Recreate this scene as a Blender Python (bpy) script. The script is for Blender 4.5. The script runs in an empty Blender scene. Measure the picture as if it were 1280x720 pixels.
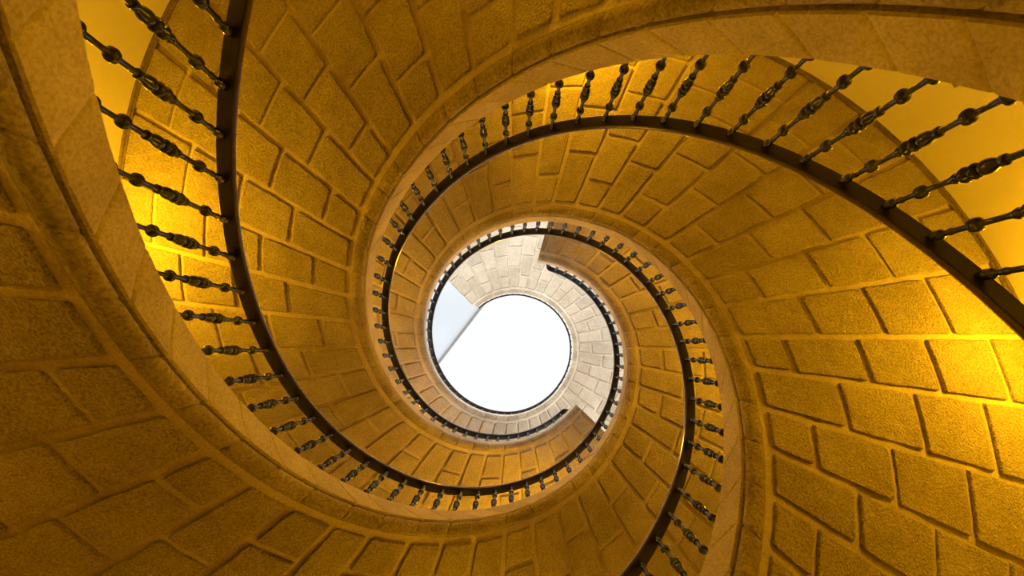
import bpy, math, random
from mathutils import Vector, Matrix
random.seed(7)
C = bpy.context.scene.collection
S = 1.5                       # metres per unit of stair-eye radius
P = 6.4053                    # rise of one whole turn (units)
Z0 = 5.2851
OFF = {'C': 0.0, 'A': -1/3, 'B': 1/3}
R_RAIL, R_STR, R_WALL = 1.0, 0.9765, 2.6645
ZC = 0.0                      # the lens is the origin of heights
FLOOR_Z = -0.87
COURSE = 8.24
rad = math.radians

def interp(t, x):
    if x <= t[0][0]: return t[0][1]
    for (a, b), (c, d) in zip(t, t[1:]):
        if x <= c:
            u = (x-a)/(c-a); return b+(d-b)*u
    return t[-1][1]
SAG = {'C': [(-40, 0), (-20, -.03), (5, -.10), (25, -.15), (45, -.19), (75, -.22)],
       'B': [(-240, 0), (-215, -.035), (-195, -.02), (-170, .01), (-100, 0), (-60, -.05), (-44, -.10)],
       'A': [(-60, 0), (-20, .03), (60, .05), (90, .0), (120, -.05), (165, -.02), (200, .03), (240, .03), (270, -.08), (300, -.06), (320, -.06),
             (350, -.32), (375, -.62), (404, -.79), (431, -.95), (460, -1.34), (500, -2.03)]}
def zr(a, k):                 # height of the handrail's underside
    return Z0 + P*(a/360+OFF[k]) + interp(SAG[k], a)
def pt(r, a, z):
    return (S*r*math.cos(rad(a)), -S*r*math.sin(rad(a)), S*z)
def under(r):                 # depth of the soffit's face below the handrail
    return 0.80 - 0.1325*(r-1.15)

# ------------------------------------------------------------------ materials
def nodes(name):
    m = bpy.data.materials.new(name); m.use_nodes = True
    n = m.node_tree.nodes; l = m.node_tree.links
    return m, n, l, n['Principled BSDF']
def stone(name, light, dark, bump, scale, fine=1.0):
    m, n, l, b = nodes(name)
    tc = n.new('ShaderNodeTexCoord')
    big = n.new('ShaderNodeTexNoise'); big.inputs['Scale'].default_value = 1.7; big.inputs['Detail'].default_value = 6
    mid = n.new('ShaderNodeTexNoise'); mid.inputs['Scale'].default_value = 9; mid.inputs['Detail'].default_value = 8; mid.inputs['Roughness'].default_value = .65
    fin = n.new('ShaderNodeTexNoise'); fin.inputs['Scale'].default_value = scale; fin.inputs['Detail'].default_value = 5; fin.inputs['Roughness'].default_value = .6
    vor = n.new('ShaderNodeTexVoronoi'); vor.inputs['Scale'].default_value = scale*.8
    for t in (big, mid, fin, vor): l.new(tc.outputs['Object'], t.inputs['Vector'])
    r1 = n.new('ShaderNodeValToRGB'); r1.color_ramp.elements[0].position = .32; r1.color_ramp.elements[1].position = .68
    r1.color_ramp.elements[0].color = (*dark, 1); r1.color_ramp.elements[1].color = (*light, 1)
    mixf = n.new('ShaderNodeMath'); mixf.operation = 'MULTIPLY_ADD'; mixf.inputs[1].default_value = .45
    l.new(mid.outputs['Fac'], mixf.inputs[0])
    sc = n.new('ShaderNodeMath'); sc.operation = 'MULTIPLY'; sc.inputs[1].default_value = .55
    l.new(big.outputs['Fac'], sc.inputs[0]); l.new(sc.outputs[0], mixf.inputs[2]); l.new(mixf.outputs[0], r1.inputs['Fac'])
    at = n.new('ShaderNodeAttribute'); at.attribute_name = 'stone_tone'
    mul = n.new('ShaderNodeMix'); mul.data_type = 'RGBA'; mul.blend_type = 'MULTIPLY'; mul.inputs['Factor'].default_value = 1
    l.new(r1.outputs['Color'], mul.inputs['A']); l.new(at.outputs['Color'], mul.inputs['B'])
    # small dark pits and pale grains of the granite
    gr = n.new('ShaderNodeValToRGB'); gr.color_ramp.elements[0].position = .33; gr.color_ramp.elements[1].position = .6
    gr.color_ramp.elements[0].color = (.55, .5, .45, 1); gr.color_ramp.elements[1].color = (1.08, 1.07, 1.05, 1)
    l.new(fin.outputs['Fac'], gr.inputs['Fac'])
    m2 = n.new('ShaderNodeMix'); m2.data_type = 'RGBA'; m2.blend_type = 'MULTIPLY'; m2.inputs['Factor'].default_value = .95*fine
    l.new(mul.outputs['Result'], m2.inputs['A']); l.new(gr.outputs['Color'], m2.inputs['B'])
    l.new(m2.outputs['Result'], b.inputs['Base Color'])
    b.inputs['Roughness'].default_value = .85; b.inputs['Specular IOR Level'].default_value = .25
    add = n.new('ShaderNodeMath'); add.operation = 'MULTIPLY_ADD'; add.inputs[1].default_value = .6
    l.new(vor.outputs['Distance'], add.inputs[0]); l.new(fin.outputs['Fac'], add.inputs[2])
    bp = n.new('ShaderNodeBump'); bp.inputs['Strength'].default_value = bump; bp.inputs['Distance'].default_value = .020
    l.new(add.outputs[0], bp.inputs['Height'])
    bp2 = n.new('ShaderNodeBump'); bp2.inputs['Strength'].default_value = .5; bp2.inputs['Distance'].default_value = .02
    l.new(mid.outputs['Fac'], bp2.inputs['Height']); l.new(bp.outputs['Normal'], bp2.inputs['Normal'])
    l.new(bp2.outputs['Normal'], b.inputs['Normal'])
    return m
M = {}
M['rough'] = stone('bush_hammered_granite', (.62, .54, .42), (.42, .345, .25), 1.0, 80)
M['smooth'] = stone('dressed_granite', (.64, .56, .45), (.46, .38, .28), .3, 70, .6)
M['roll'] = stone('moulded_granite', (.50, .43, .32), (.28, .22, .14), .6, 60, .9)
M['tread'] = stone('tread_granite', (.55, .49, .40), (.42, .36, .28), .3, 60, .6)

def plaster(name, a, b_):
    m, n, l, b = nodes(name)
    tc = n.new('ShaderNodeTexCoord'); no = n.new('ShaderNodeTexNoise'); no.inputs['Scale'].default_value = 1.1; no.inputs['Detail'].default_value = 5
    l.new(tc.outputs['Object'], no.inputs['Vector'])
    r = n.new('ShaderNodeValToRGB'); r.color_ramp.elements[0].color = (*a, 1); r.color_ramp.elements[1].color = (*b_, 1)
    l.new(no.outputs['Fac'], r.inputs['Fac']); l.new(r.outputs['Color'], b.inputs['Base Color'])
    b.inputs['Roughness'].default_value = .8
    bp = n.new('ShaderNodeBump'); bp.inputs['Strength'].default_value = .08; bp.inputs['Distance'].default_value = .01
    l.new(no.outputs['Fac'], bp.inputs['Height']); l.new(bp.outputs['Normal'], b.inputs['Normal'])
    return m
M['plaster'] = plaster('cream_plaster', (.72, .66, .50), (.78, .72, .56))
M['white'] = plaster('white_plaster', (.27, .29, .305), (.30, .315, .33))
def metal(name, col, rough, met, col2=None):
    m, n, l, b = nodes(name)
    tc = n.new('ShaderNodeTexCoord'); no = n.new('ShaderNodeTexNoise'); no.inputs['Scale'].default_value = 14; no.inputs['Detail'].default_value = 4
    l.new(tc.outputs['Object'], no.inputs['Vector'])
    r = n.new('ShaderNodeValToRGB'); r.color_ramp.elements[0].color = (*col, 1); r.color_ramp.elements[1].color = (*(col2 or col), 1)
    l.new(no.outputs['Fac'], r.inputs['Fac']); l.new(r.outputs['Color'], b.inputs['Base Color'])
    b.inputs['Roughness'].default_value = rough; b.inputs['Metallic'].default_value = met
    return m
M['iron'] = metal('black_wrought_iron', (.010, .012, .012), .20, .0, (.020, .022, .020))
M['bar'] = metal('dark_iron_bar', (.012, .009, .007), .42, .2, (.020, .014, .010))
M['wood'] = metal('polished_dark_wood', (.06, .035, .026), .14, .25, (.10, .06, .045))
M['grey'] = plaster('grey_stone_edge', (.095, .085, .08), (.14, .125, .115))
M['shade'] = metal('brass', (.45, .33, .12), .35, .9, (.5, .36, .14))
LAMP = (1.0, .505, .007)
mg, n, l, b = nodes('lamp_glass'); b.inputs['Base Color'].default_value = (1, .8, .4, 1)
b.inputs['Emission Color'].default_value = (*LAMP, 1); b.inputs['Emission Strength'].default_value = 12
M['glow'] = mg

# ------------------------------------------------------------------ helpers
class MB:
    def __init__(s): s.v = []; s.f = []; s.tone = []
    def add(s, vs, fs, tone=1.0):
        o = len(s.v); s.v += vs; s.f += [tuple(i+o for i in f) for f in fs]
        s.tone += [tone if isinstance(tone, tuple) else (tone, tone, tone)]*len(vs)
    def grid(s, rows, tone=1.0, flip=False):      # rows: list of equally long vertex lists
        n = len(rows[0]); fs = []
        for i in range(len(rows)-1):
            for j in range(n-1):
                q = (i*n+j, i*n+j+1, (i+1)*n+j+1, (i+1)*n+j)
                fs.append(q[::-1] if flip else q)
        s.add([v for r in rows for v in r], fs, tone)
    def build(s, name, mat, parent=None, smooth=True, angle=35):
        me = bpy.data.meshes.new(name); me.from_pydata(s.v, [], s.f); me.materials.append(mat)
        ca = me.color_attributes.new('stone_tone', 'FLOAT_COLOR', 'POINT')
        buf = []
        for t in s.tone: buf += [t[0], t[1], t[2], 1.0]
        ca.data.foreach_set('color', buf)
        if smooth:
            me.polygons.foreach_set('use_smooth', [True]*len(me.polygons))
            me.set_sharp_from_angle(angle=rad(angle))
        me.update()
        o = bpy.data.objects.new(name, me); C.objects.link(o)
        if parent: o.parent = parent
        return o
def empty(name, label, cat, loc=(0, 0, 0), group=None):
    o = bpy.data.objects.new(name, None); C.objects.link(o); o.location = loc
    o['label'] = label; o['category'] = cat
    if group: o['group'] = group
    return o
def structure(o): o['kind'] = 'structure'; return o
def frange(a, b, step):
    n = max(1, math.ceil((b-a)/step-1e-6)); return [a+(b-a)*i/n for i in range(n+1)]
def sweep(mb, k, prof, angs, tone=1.0, flip=False, dent=None, caps=False, skew=None):
    """sweep a (radius, depth) profile along stair k; dent(a) pushes the profile in at joints"""
    rows = []
    for a in angs:
        row = []
        for i, (r, d) in enumerate(prof):
            aa = a + (skew[i] if skew else 0)
            dd = dent(a) if dent else 0
            row.append(pt(r+dd, aa, zr(aa, k)-d))
        rows.append(row)
    mb.grid(rows, tone, flip)
    if caps:
        n = len(prof)
        mb.add(rows[0][:], [tuple(range(n))], tone); mb.add(rows[-1][:], [tuple(range(n))[::-1]], tone)

# ------------------------------------------------------------------ one flight
SPEC = {  # first angle, last angle of the stone, phase of the courses, balusters (phase, step, first, last), rail end
    'C': dict(a0=-297, a1=74.5, ph=-142.3, bal=(-152.3, 6.09, -262, 63), rail=(-270, 69),
              label='stone spiral stair whose underside ends above the iron rail at upper right of the oculus', rl='iron railing down the left edge, its upper end above the oculus'),
    'A': dict(a0=-177, a1=495, ph=0.4, bal=(17.9, 6.1, -108, 490), rail=(-120, 492),
              label='longest stone spiral stair, its top turn whitened by daylight around the open oculus', rl='iron railing winding from the bottom right edge all round the white oculus'),
    'B': dict(a0=-417, a1=-44, ph=-219.2, bal=(-155.6, 6.2, -380, -52), rail=(-390, -49),
              label='stone spiral stair crossing the top right corner and ending below the oculus', rl='iron railing arching from the right edge over the top, its upper end below the oculus')}
FILL = 1.026                  # end of the roll, start of the flat soffit
REC = .0165                    # how far the joints lie behind the block faces

def rounded(u, v, hu, hv, rc): # distance inside a rounded rectangle
    x = abs(u)-(hu-rc); y = abs(v)-(hv-rc)
    return rc - (math.hypot(max(x, 0), max(y, 0)) + min(max(x, y), 0))
def block(mb, k, r0, r1, a0, a1, cut=None):
    rm = (r0+r1)/2; am = (a0+a1)/2; hu = (r1-r0)/2
    if hu < .02: return
    near = zr(am, k) < 4.2
    nu = max(4, int((r1-r0)/(.035 if near else .08))); nv = 8 if near else 5
    e = .0045
    def ticks(h, n): 
        return [-h, -h+e*.55, -h+e*1.3, -h+e*2.6] + [(-h+e*4)+(2*h-8*e)*i/n for i in range(n+1)] + [h-e*2.6, h-e*1.3, h-e*.55, h]
    hv = rad((a1-a0)/2)*rm
    g = random.uniform(-.12, .08); w = random.uniform(-.05, .05)
    tone = (1+g, 1+g-w*.15, 1+g-w*.5)
    seed = random.uniform(0, 50); tilt = random.uniform(-.003, .003); lift = random.uniform(-.003, .003)
    rows = []
    for u in ticks(hu, nu):
        row = []
        r = rm+u
        for v in ticks(hv, nv):
            a = am + math.degrees(v/rm)
            d = rounded(u, v, hu, hv, .011)
            wob = .003*math.sin(23*u+seed*3+9*v)+.002*math.sin(61*v+seed+40*u)
            t = max(0, min(1, (d+wob*.35)/.0045)); t = t*t*(3-2*t)
            h = -.002 + t*(REC+.002+lift+tilt*u/hu + .5*wob + random.uniform(-.0012, .0012))
            row.append(pt(r, a, zr(a, k)-(under(r)-REC)-h))
        rows.append(row)
    mb.grid(rows, tone)

def make_stair(k):
    sp = SPEC[k]; a0, a1 = sp['a0'], sp['a1']
    t = empty('spiral_staircase', sp['label'], 'staircase', (0, 0, S*(zr(a0, k)-.8)))
    base = -t.location
    # joints between the stones, shared by face, roll and soffit
    n0 = math.ceil((a0-sp['ph'])/COURSE)-1; joints = []
    while sp['ph']+n0*COURSE < a1+COURSE: joints.append(sp['ph']+n0*COURSE+random.uniform(-.35, .35)); n0 += 1
    def dented(step):
        out = []
        A = frange(a0, a1, step)
        for j in joints:
            if a0+.6 < j < a1-.6: A += [j-.5, j-.16, j, j+.16, j+.5]
        return sorted(A)
    js = joints
    def dent(depth, w):
        def f(a):
            d = min(abs(a-j) for j in js)
            return depth*max(0, 1-d/w)
        return f
    A = dented(2.0)
    # inner face
    mb = MB()
    sk = [0, 0, -2.0, -4.3, -7.0, -8.2, -8.2, -8.2]
    prof = [(.9765, .728), (.9685, .722), (.9690, .68), (.9718, .63), (.9750, .57), (.9762, .546), (.985, .542), (1.10, .542)]
    def clampsk(a):
        return [max(a0-a, min(a1-a, s)) for s in sk]
    rows = []
    dn = dent(.0055, .30)
    for a in A:
        kk = clampsk(a)
        row = []
        ft = max(0., min(1., (a1-a)/8)); fb = max(0., min(1., (a-a0)/8))
        for i, (r, d) in enumerate(prof):
            aa = a+kk[i]*min(ft, fb)
            row.append(pt(r+(dn(a)*random.uniform(.6, 1.1) if 0 < i < 6 else 0)+(random.uniform(-.0008, .0008)), aa, zr(aa, k)-d))
        rows.append(row)
    # a tone for each stone of the face
    for j in range(len(js)-1):
        sel = [r for r, a in zip(rows, A) if js[j]-1e-6 <= a <= js[j+1]+1e-6]
        if len(sel) > 1:
            g = random.uniform(-.10, .08); mb.grid(sel, (1+g, 1+g*.95, 1+g*.9))
    first = [r for r, a in zip(rows, A) if a <= js[0]+1e-6]
    if len(first) > 1: mb.grid(first)
    o = mb.build('stringer', M['smooth'], t, angle=50)
    # roll moulding under the face
    prof = [(.9765, .728), (.992, .7335)]
    for i in range(13):
        th = rad(125 + i*(302-125)/12); prof.append((1.003+.037*math.cos(th), .774-.037*math.sin(th)))
    prof += [(FILL, .7985), (FILL+.006, .7992)]
    mb = MB(); dn = dent(.009, .34)
    rows = []
    for a in A:
        rows.append([])
        q = dn(a)
        for i, (r, d) in enumerate(prof):
            f = 1 if 1 < i < 15 else 0
            cx, cd = 1.003, .774
            rows[-1].append(pt(r+(cx-r)*q*22*f, a, zr(a, k)-(d+(cd-d)*q*22*f)+random.uniform(-.0008, .0008)*f))
    for j in range(len(js)-1):
        sel = [r for r, a in zip(rows, A) if js[j]-1e-6 <= a <= js[j+1]+1e-6]
        if len(sel) > 1:
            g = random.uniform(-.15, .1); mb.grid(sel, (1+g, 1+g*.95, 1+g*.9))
    first = [r for r, a in zip(rows, A) if a <= js[0]+1e-6]
    if len(first) > 1: mb.grid(first)
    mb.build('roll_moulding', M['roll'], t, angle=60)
    # soffit: recessed ground and raised rough blocks in staggered courses
    mb = MB()
    rr = [FILL+.004, 1.06, 1.2, 1.5, 1.9, 2.3, R_WALL-.03, R_WALL]
    sweep(mb, k, [(r, under(r)-REC) for r in rr], frange(a0, a1, 2.0), (1.06, 1.05, 1.03))
    ground = mb
    blocks = MB()
    hw = .0125                                   # half the joint width
    for i in range(-1, len(js)):
        lo = js[i] if i >= 0 else a0
        hi = js[i+1] if i+1 < len(js) else a1
        lo = max(lo, a0); hi = min(hi, a1)
        if hi-lo < 2: continue
        first_len = (1.264 if i % 2 else 1.452) + random.uniform(-.012, .012)
        cuts = [1.066]
        r = first_len
        while r < R_WALL-.12: cuts.append(r); r += .373+random.uniform(-.014, .014)
        cuts.append(R_WALL-.02)
        for c0, c1 in zip(cuts, cuts[1:]):
            ra = c0+(hw if c0 > 1.07 else 0); rb = c1-(hw if c1 < R_WALL-.05 else 0)
            rmid = (ra+rb)/2
            g = math.degrees(hw/rmid)
            block(blocks, k, ra, rb, lo+g, hi-g)
    ground.build('soffit_bed', M['smooth'], t)
    blocks.build('soffit_blocks', M['rough'], t, angle=75)
    # steps on the upper side
    mb = MB(); st = 6.1; a = a0; ri = 1.085; ro = R_WALL
    prev = None
    while a < a1-.5:
        b = min(a+st, a1); z = zr(b, k)-.542
        zl = z-.108 if prev is None else prev
        m_ = (a+b)/2
        ring = lambda r, q: pt(r, q, z)
        mb.grid([[ring(ri, q) for q in (a, m_, b)], [ring(ro, q) for q in (a, m_, b)]])
        mb.grid([[pt(ri, a, zl), pt(ri, a, z)], [pt(ro, a, zl), pt(ro, a, z)]])
        mb.grid([[pt(ri, q, z) for q in (a, m_, b)], [pt(ri, q, z-.16) for q in (a, m_, b)]])
        prev = z; a = b
    mb.build('steps', M['tread'], t, smooth=False)
    # stone end faces
    for q, fl in ((a0, False), (a1, True)):
        z = zr(q, k)
        pr = [(1.10, .542), (.985, .542), (.9762, .546), (.9718, .63), (.9685, .722), (.980, .734)] + prof[2:-1] + [(1.06, under(1.06)), (1.5, under(1.5)), (2.0, under(2.0)), (R_WALL, under(R_WALL)), (R_WALL, .545)]
        mb = MB(); vs = [pt(r, q, z-d) for r, d in pr]
        f = tuple(range(len(vs))); mb.add(vs, [f[::-1] if fl else f])
        mb.build('end_face', M['smooth'], t, smooth=False)
    # thin cornice where the soffit meets the plaster
    mb = MB()
    pr = [(R_WALL, under(R_WALL)-.02), (R_WALL-.022, under(R_WALL)-.016), (R_WALL-.024, under(R_WALL)+.006), (R_WALL-.017, under(R_WALL)+.010), (R_WALL-.014, under(R_WALL)+.022), (R_WALL, under(R_WALL)+.024)]
    sweep(mb, k, pr, frange(a0, a1, 2.0), (.50, .46, .40))
    mb.build('wall_cornice', M['roll'], t)
    for c in t.children: c.location = base
    return t

# ------------------------------------------------------------------ railing
def baluster_mesh():
    # (height above the stone, radius) in units
    pr = [(0, .024), (.008, .024), (.012, .019), (.022, .0165), (.030, .0165), (.034, .0190), (.040, .0190), (.044, .0140), (.052, .0078), (.085, .0066), (.110, .0066), (.113, .0090), (.1155, .0125), (.119, .0163), (.124, .0176), (.129, .0176), (.134, .0163), (.1375, .0125), (.140, .0090), (.143, .0070),
          (.180, .0078), (.196, .0082), (.198, .0125), (.208, .0128), (.210, .0095), (.216, .0105), (.226, .0148), (.238, .0172), (.248, .0165), (.256, .0120), (.259, .0108), (.262, .0165), (.268, .0188), (.275, .0165), (.279, .0112), (.282, .0112), (.286, .0165), (.292, .0188), (.299, .0165), (.303, .0110),
          (.312, .0095), (.316, .0128), (.323, .0105), (.330, .0082), (.345, .0070), (.395, .0070), (.398, .0088), (.401, .0125), (.405, .0158), (.411, .0170), (.417, .0170), (.423, .0158), (.427, .0125), (.430, .0088), (.434, .0070), (.466, .0070), (.474, .0090), (.480, .0090), (.485, .0070), (.498, .0070), (.503, .0120), (.509, .0128), (.515, .0110), (.520, .0132), (.528, .0120), (.533, .0085), (.5435, .0085)]
    N = 14; v = []; f = []
    for h, r in pr:
        for i in range(N):
            t = 2*math.pi*i/N; v.append((S*r*math.cos(t), S*r*math.sin(t), S*h))
    for j in range(len(pr)-1):
        for i in range(N):
            f.append((j*N+i, j*N+(i+1) % N, (j+1)*N+(i+1) % N, (j+1)*N+i))
    f.append(tuple(range(N))[::-1]); f.append(tuple((len(pr)-1)*N+i for i in range(N)))
    me = bpy.data.meshes.new('baluster'); me.from_pydata(v, [], f); me.materials.append(M['iron'])
    me.polygons.foreach_set('use_smooth', [True]*len(me.polygons)); me.set_sharp_from_angle(angle=rad(60)); me.update()
    return me
BAL = baluster_mesh()
def make_railing(k):
    sp = SPEC[k]; q0, q1 = sp['rail']
    t = empty('stair_railing', sp['rl'], 'railing', (0, 0, S*(zr(q0, k)-.542)))
    base = -t.location
    def drop(a):              # the rail curls down to its end
        u = max(0, (a-(q1-6))/6); return (.30*u*u*u) if k != 'A' else 0
    def swp(name, prof, mat, ang=40):
        rows = []
        A = frange(q0, q1-8, 1.5)[:-1]+frange(q1-8, q1, .5)
        for a in A:
            dz = drop(a); sh = .05*max(0, (a-(q1-6))/6)**3
            wf = 1-.5*max(0, min(1, (a-260)/70)) if k == 'A' else 1      # the rail grows slimmer on the top landing
            rows.append([pt(1+(r-1)*wf+(sh if k != 'A' else 0), a, zr(a, k)-d*wf-dz) for r, d in prof+[prof[0]]])
        mb = MB(); mb.grid(rows, flip=True)
        n = len(prof)
        mb.add(rows[0][:n], [tuple(range(n))[::-1]]); mb.add(rows[-1][:n], [tuple(range(n))])
        o = mb.build(name, mat, t, angle=ang); o.location = base; return o
    # moulded cap on a flat iron bar
    swp('handrail', [(1.004, -.006), (1.0, -.012), (1.0, -.020), (1.006, -.030), (1.018, -.038), (1.031, -.040), (1.044, -.038), (1.056, -.030), (1.062, -.020), (1.062, -.012), (1.058, -.006)], M['wood'], 35)
    swp('under_bar', [(1.006, .0), (1.003, -.003), (1.004, -.0065), (1.058, -.0065), (1.059, -.003), (1.056, 0.0)], M['bar'], 30)
    ph, st, b0, b1 = sp['bal']
    n = math.ceil((b0-ph)/st)
    while ph+n*st <= b1:
        a = ph+n*st; n += 1
        o = bpy.data.objects.new('baluster', BAL); C.objects.link(o); o.parent = t
        p = pt(1.031, a, zr(a, k)-.543)
        o.location = Vector(p)+base; o.rotation_euler = (0, 0, -rad(a))
    return t

for k in 'CAB': make_stair(k); make_railing(k)

# ------------------------------------------------------------------ the shell
WTOP = 6.35
mb = MB()
angs = frange(0, 360, 3)
mb.grid([[pt(R_WALL, a, z) for z in (FLOOR_Z, 1, 2.5, 4, 5.2, WTOP)] for a in angs])
mb.grid([[pt(R_WALL+.25, a, z) for z in (FLOOR_Z, WTOP)] for a in angs], flip=True)
mb.grid([[pt(R_WALL, a, WTOP), pt(R_WALL+.25, a, WTOP)] for a in angs])
structure(mb.build('wall_round', M['plaster']))
# piers of the glazed top storey
mb = MB()
CEIL = 12.4
for i in range(8):
    c = i*45+20
    q = [c-7, c-3.5, c, c+3.5, c+7]
    for zz in [(WTOP, CEIL)]:
        mb.grid([[pt(R_WALL, a, z) for z in zz] for a in q]); mb.grid([[pt(R_WALL+.25, a, z) for z in zz] for a in q], flip=True)
        for a in (q[0], q[-1]): mb.grid([[pt(R_WALL, a, z) for z in zz], [pt(R_WALL+.25, a, z) for z in zz]])
structure(mb.build('wall_upper', M['white'], smooth=False))
mb = MB(); vs = [pt(R_WALL+.25, a, FLOOR_Z) for a in angs[:-1]]; mb.add(vs, [tuple(range(len(vs)))[::-1]])
structure(mb.build('floor', M['tread'], smooth=False))

# camera model (kept here because the ceiling edge is a straight line in the room)
F = 640.0; TX, TY = -0.0379, -0.0192; AX, AY = 0.0155, -0.0578; CX, CY = 13.33, 52.88
Rm = Matrix.Rotation(TX, 3, 'X') @ Matrix.Rotation(TY, 3, 'Y')
def at(u, v, z):
    d = Rm.transposed() @ Vector(((u-640-CX)/F, (v-360-CY)/F, 1)); d = d*(z/d.z)
    return Vector(((d.x-AX), (d.y-AY), z))
# flat white ceiling of the lantern room, cut by one straight edge; the rest is open to the sky
e0, e1 = at(598, 386, CEIL), at(548, 451, CEIL)
dr = (e1-e0).normalized(); nl = Vector((-dr.y, dr.x, 0))
if (at(560, 395, CEIL)-e0).dot(nl) < 0: nl = -nl
R2 = R_WALL+.25
pts = []
for a in frange(0, 360, 2)[:-1]:
    v = Vector((R2*math.cos(rad(a)), -R2*math.sin(rad(a)), CEIL)); pts.append(v)
ins = [(v-e0).dot(nl) > 0 for v in pts]
i0 = next(i for i in range(len(pts)) if ins[i] and not ins[i-1])
arc = []
i = i0
while ins[i % len(pts)]: arc.append(pts[i % len(pts)]); i += 1
def chord_pt(v): return v-nl*((v-e0).dot(nl))
poly = [chord_pt(arc[0])]+arc+[chord_pt(arc[-1])]
mb = MB(); n = len(poly)
mb.add([tuple(S*p) for p in poly]+[tuple(S*(p+Vector((0, 0, .12)))) for p in poly],
       [tuple(range(n)), tuple(range(n, 2*n))[::-1]]+[(i, (i+1) % n, n+(i+1) % n, n+i) for i in range(n)])
structure(mb.build('ceiling', M['white'], smooth=False))
# grey edge beam along the cut
a_, b_ = chord_pt(arc[0]), chord_pt(arc[-1])
mb = MB(); w = nl*-.055; h = Vector((0, 0, -.03)); h2 = Vector((0, 0, .10))
q = [a_+h, a_+w+h, a_+w+h2, a_+h2]; q2 = [b_+h, b_+w+h, b_+w+h2, b_+h2]
mb.add([tuple(S*p) for p in q+q2], [(0, 1, 5, 4), (1, 2, 6, 5), (2, 3, 7, 6), (3, 0, 4, 7), (0, 3, 2, 1), (4, 5, 6, 7)])
structure(mb.build('trim_1', M['grey'], smooth=False))

# ------------------------------------------------------------------ wall lamps
def sconce_meshes():
    N = 16
    def lathe(pr, name, mat):
        v = []; f = []
        for h, r in pr:
            for i in range(N): t = 2*math.pi*i/N; v.append((r*math.cos(t), r*math.sin(t), h))
        for j in range(len(pr)-1):
            for i in range(N): f.append((j*N+i, j*N+(i+1) % N, (j+1)*N+(i+1) % N, (j+1)*N+i))
        me = bpy.data.meshes.new(name); me.from_pydata(v, [], f); me.materials.append(mat)
        me.polygons.foreach_set('use_smooth', [True]*len(f)); return me
    cup = lathe([(-.09, .012), (-.085, .03), (-.04, .07), (0, .085), (.003, .08), (-.04, .064), (-.08, .01)], 'lamp_cup', M['shade'])
    bulb = lathe([(-.06, .004), (-.05, .03), (-.02, .042), (.01, .036), (.03, .018), (.036, .002)], 'bulb', M['glow'])
    return cup, bulb
CUP, BULB = sconce_meshes()
POWER = 108
def lamp(k, a, e=1.0, dz=.62):
    r = 2.50; z = zr(a, k)-under(r)-dz
    if z < FLOOR_Z+.3 or z > 6.15: return
    t = empty('wall_lamp', 'brass uplighter on the round plaster wall under a stair flight', 'lamp', pt(r, a, z), 'wall uplighters under the stair flights')
    t.rotation_euler = (0, 0, -rad(a))
    o = bpy.data.objects.new('lamp_cup', CUP); C.objects.link(o); o.parent = t
    o = bpy.data.objects.new('bulb', BULB); C.objects.link(o); o.parent = t
    me = MB(); L = S*(R_WALL-r)
    me.add([(0, -.012, -.10), (L, -.012, -.10), (L, .012, -.10), (0, .012, -.10), (0, -.012, -.08), (L, -.012, -.08), (L, .012, -.08), (0, .012, -.08)],
           [(0, 3, 2, 1), (4, 5, 6, 7), (0, 1, 5, 4), (1, 2, 6, 5), (2, 3, 7, 6), (3, 0, 4, 7)])
    me.build('bracket', M['shade'], t, smooth=False)
    ld = bpy.data.lights.new('lamp_light', 'POINT'); ld.energy = POWER*e*(.66 if z < 2.6 and k == 'C' else 1.14 if z > 3*S else 1); ld.color = LAMP; ld.shadow_soft_size = .05
    lo = bpy.data.objects.new('lamp_light', ld); C.objects.link(lo); lo.parent = t; lo.location = (0, 0, .07)
for k in 'CAB':
    for base in (2, 82, 168, 268):
        for n in (-2, -1, 0, 1):
            a = base+360*n
            if SPEC[k]['a0']+10 < a < min(SPEC[k]['a1'], 320)-5: lamp(k, a)

lamp('C', 50, 1.3); lamp('B', -68, 1.3); lamp('A', 228, 1.3)  # extra unseen lamps added to brighten the upper undersides

# ------------------------------------------------------------------ daylight
w = bpy.data.worlds.new('World'); bpy.context.scene.world = w; w.use_nodes = True
nt = w.node_tree; bg = nt.nodes['Background']; bg.inputs['Color'].default_value = (.965, .982, 1, 1)
tc = nt.nodes.new('ShaderNodeTexCoord'); sx = nt.nodes.new('ShaderNodeSeparateXYZ'); mr = nt.nodes.new('ShaderNodeMapRange')
nt.links.new(tc.outputs['Generated'], sx.inputs[0]); nt.links.new(sx.outputs['Z'], mr.inputs['Value'])
mr.inputs['From Min'].default_value = .25; mr.inputs['From Max'].default_value = .70      # low sky raised to brighten the top storey, even cloud overhead
mr.inputs['To Min'].default_value = 5.4; mr.inputs['To Max'].default_value = 1.03
nt.links.new(mr.outputs['Result'], bg.inputs['Strength'])

# ------------------------------------------------------------------ camera
cam = bpy.data.cameras.new('camera'); co = bpy.data.objects.new('camera', cam); C.objects.link(co)
right, up, back = Vector(Rm[0]), -Vector(Rm[1]), -Vector(Rm[2])
mat = Matrix((right, up, back)).transposed().to_4x4()
mat.translation = Vector((-AX*S, -AY*S, 0))
co.matrix_world = mat
cam.sensor_width = 36; cam.lens = F/1280*36; cam.shift_x = -CX/1280; cam.shift_y = CY/1280
cam.clip_start = .02; cam.clip_end = 200
sc = bpy.context.scene; sc.camera = co
sc.view_settings.view_transform = 'Standard'; sc.view_settings.look = 'None'
sc.view_settings.exposure = 0; sc.view_settings.gamma = 1; sc.view_settings.use_curve_mapping = False
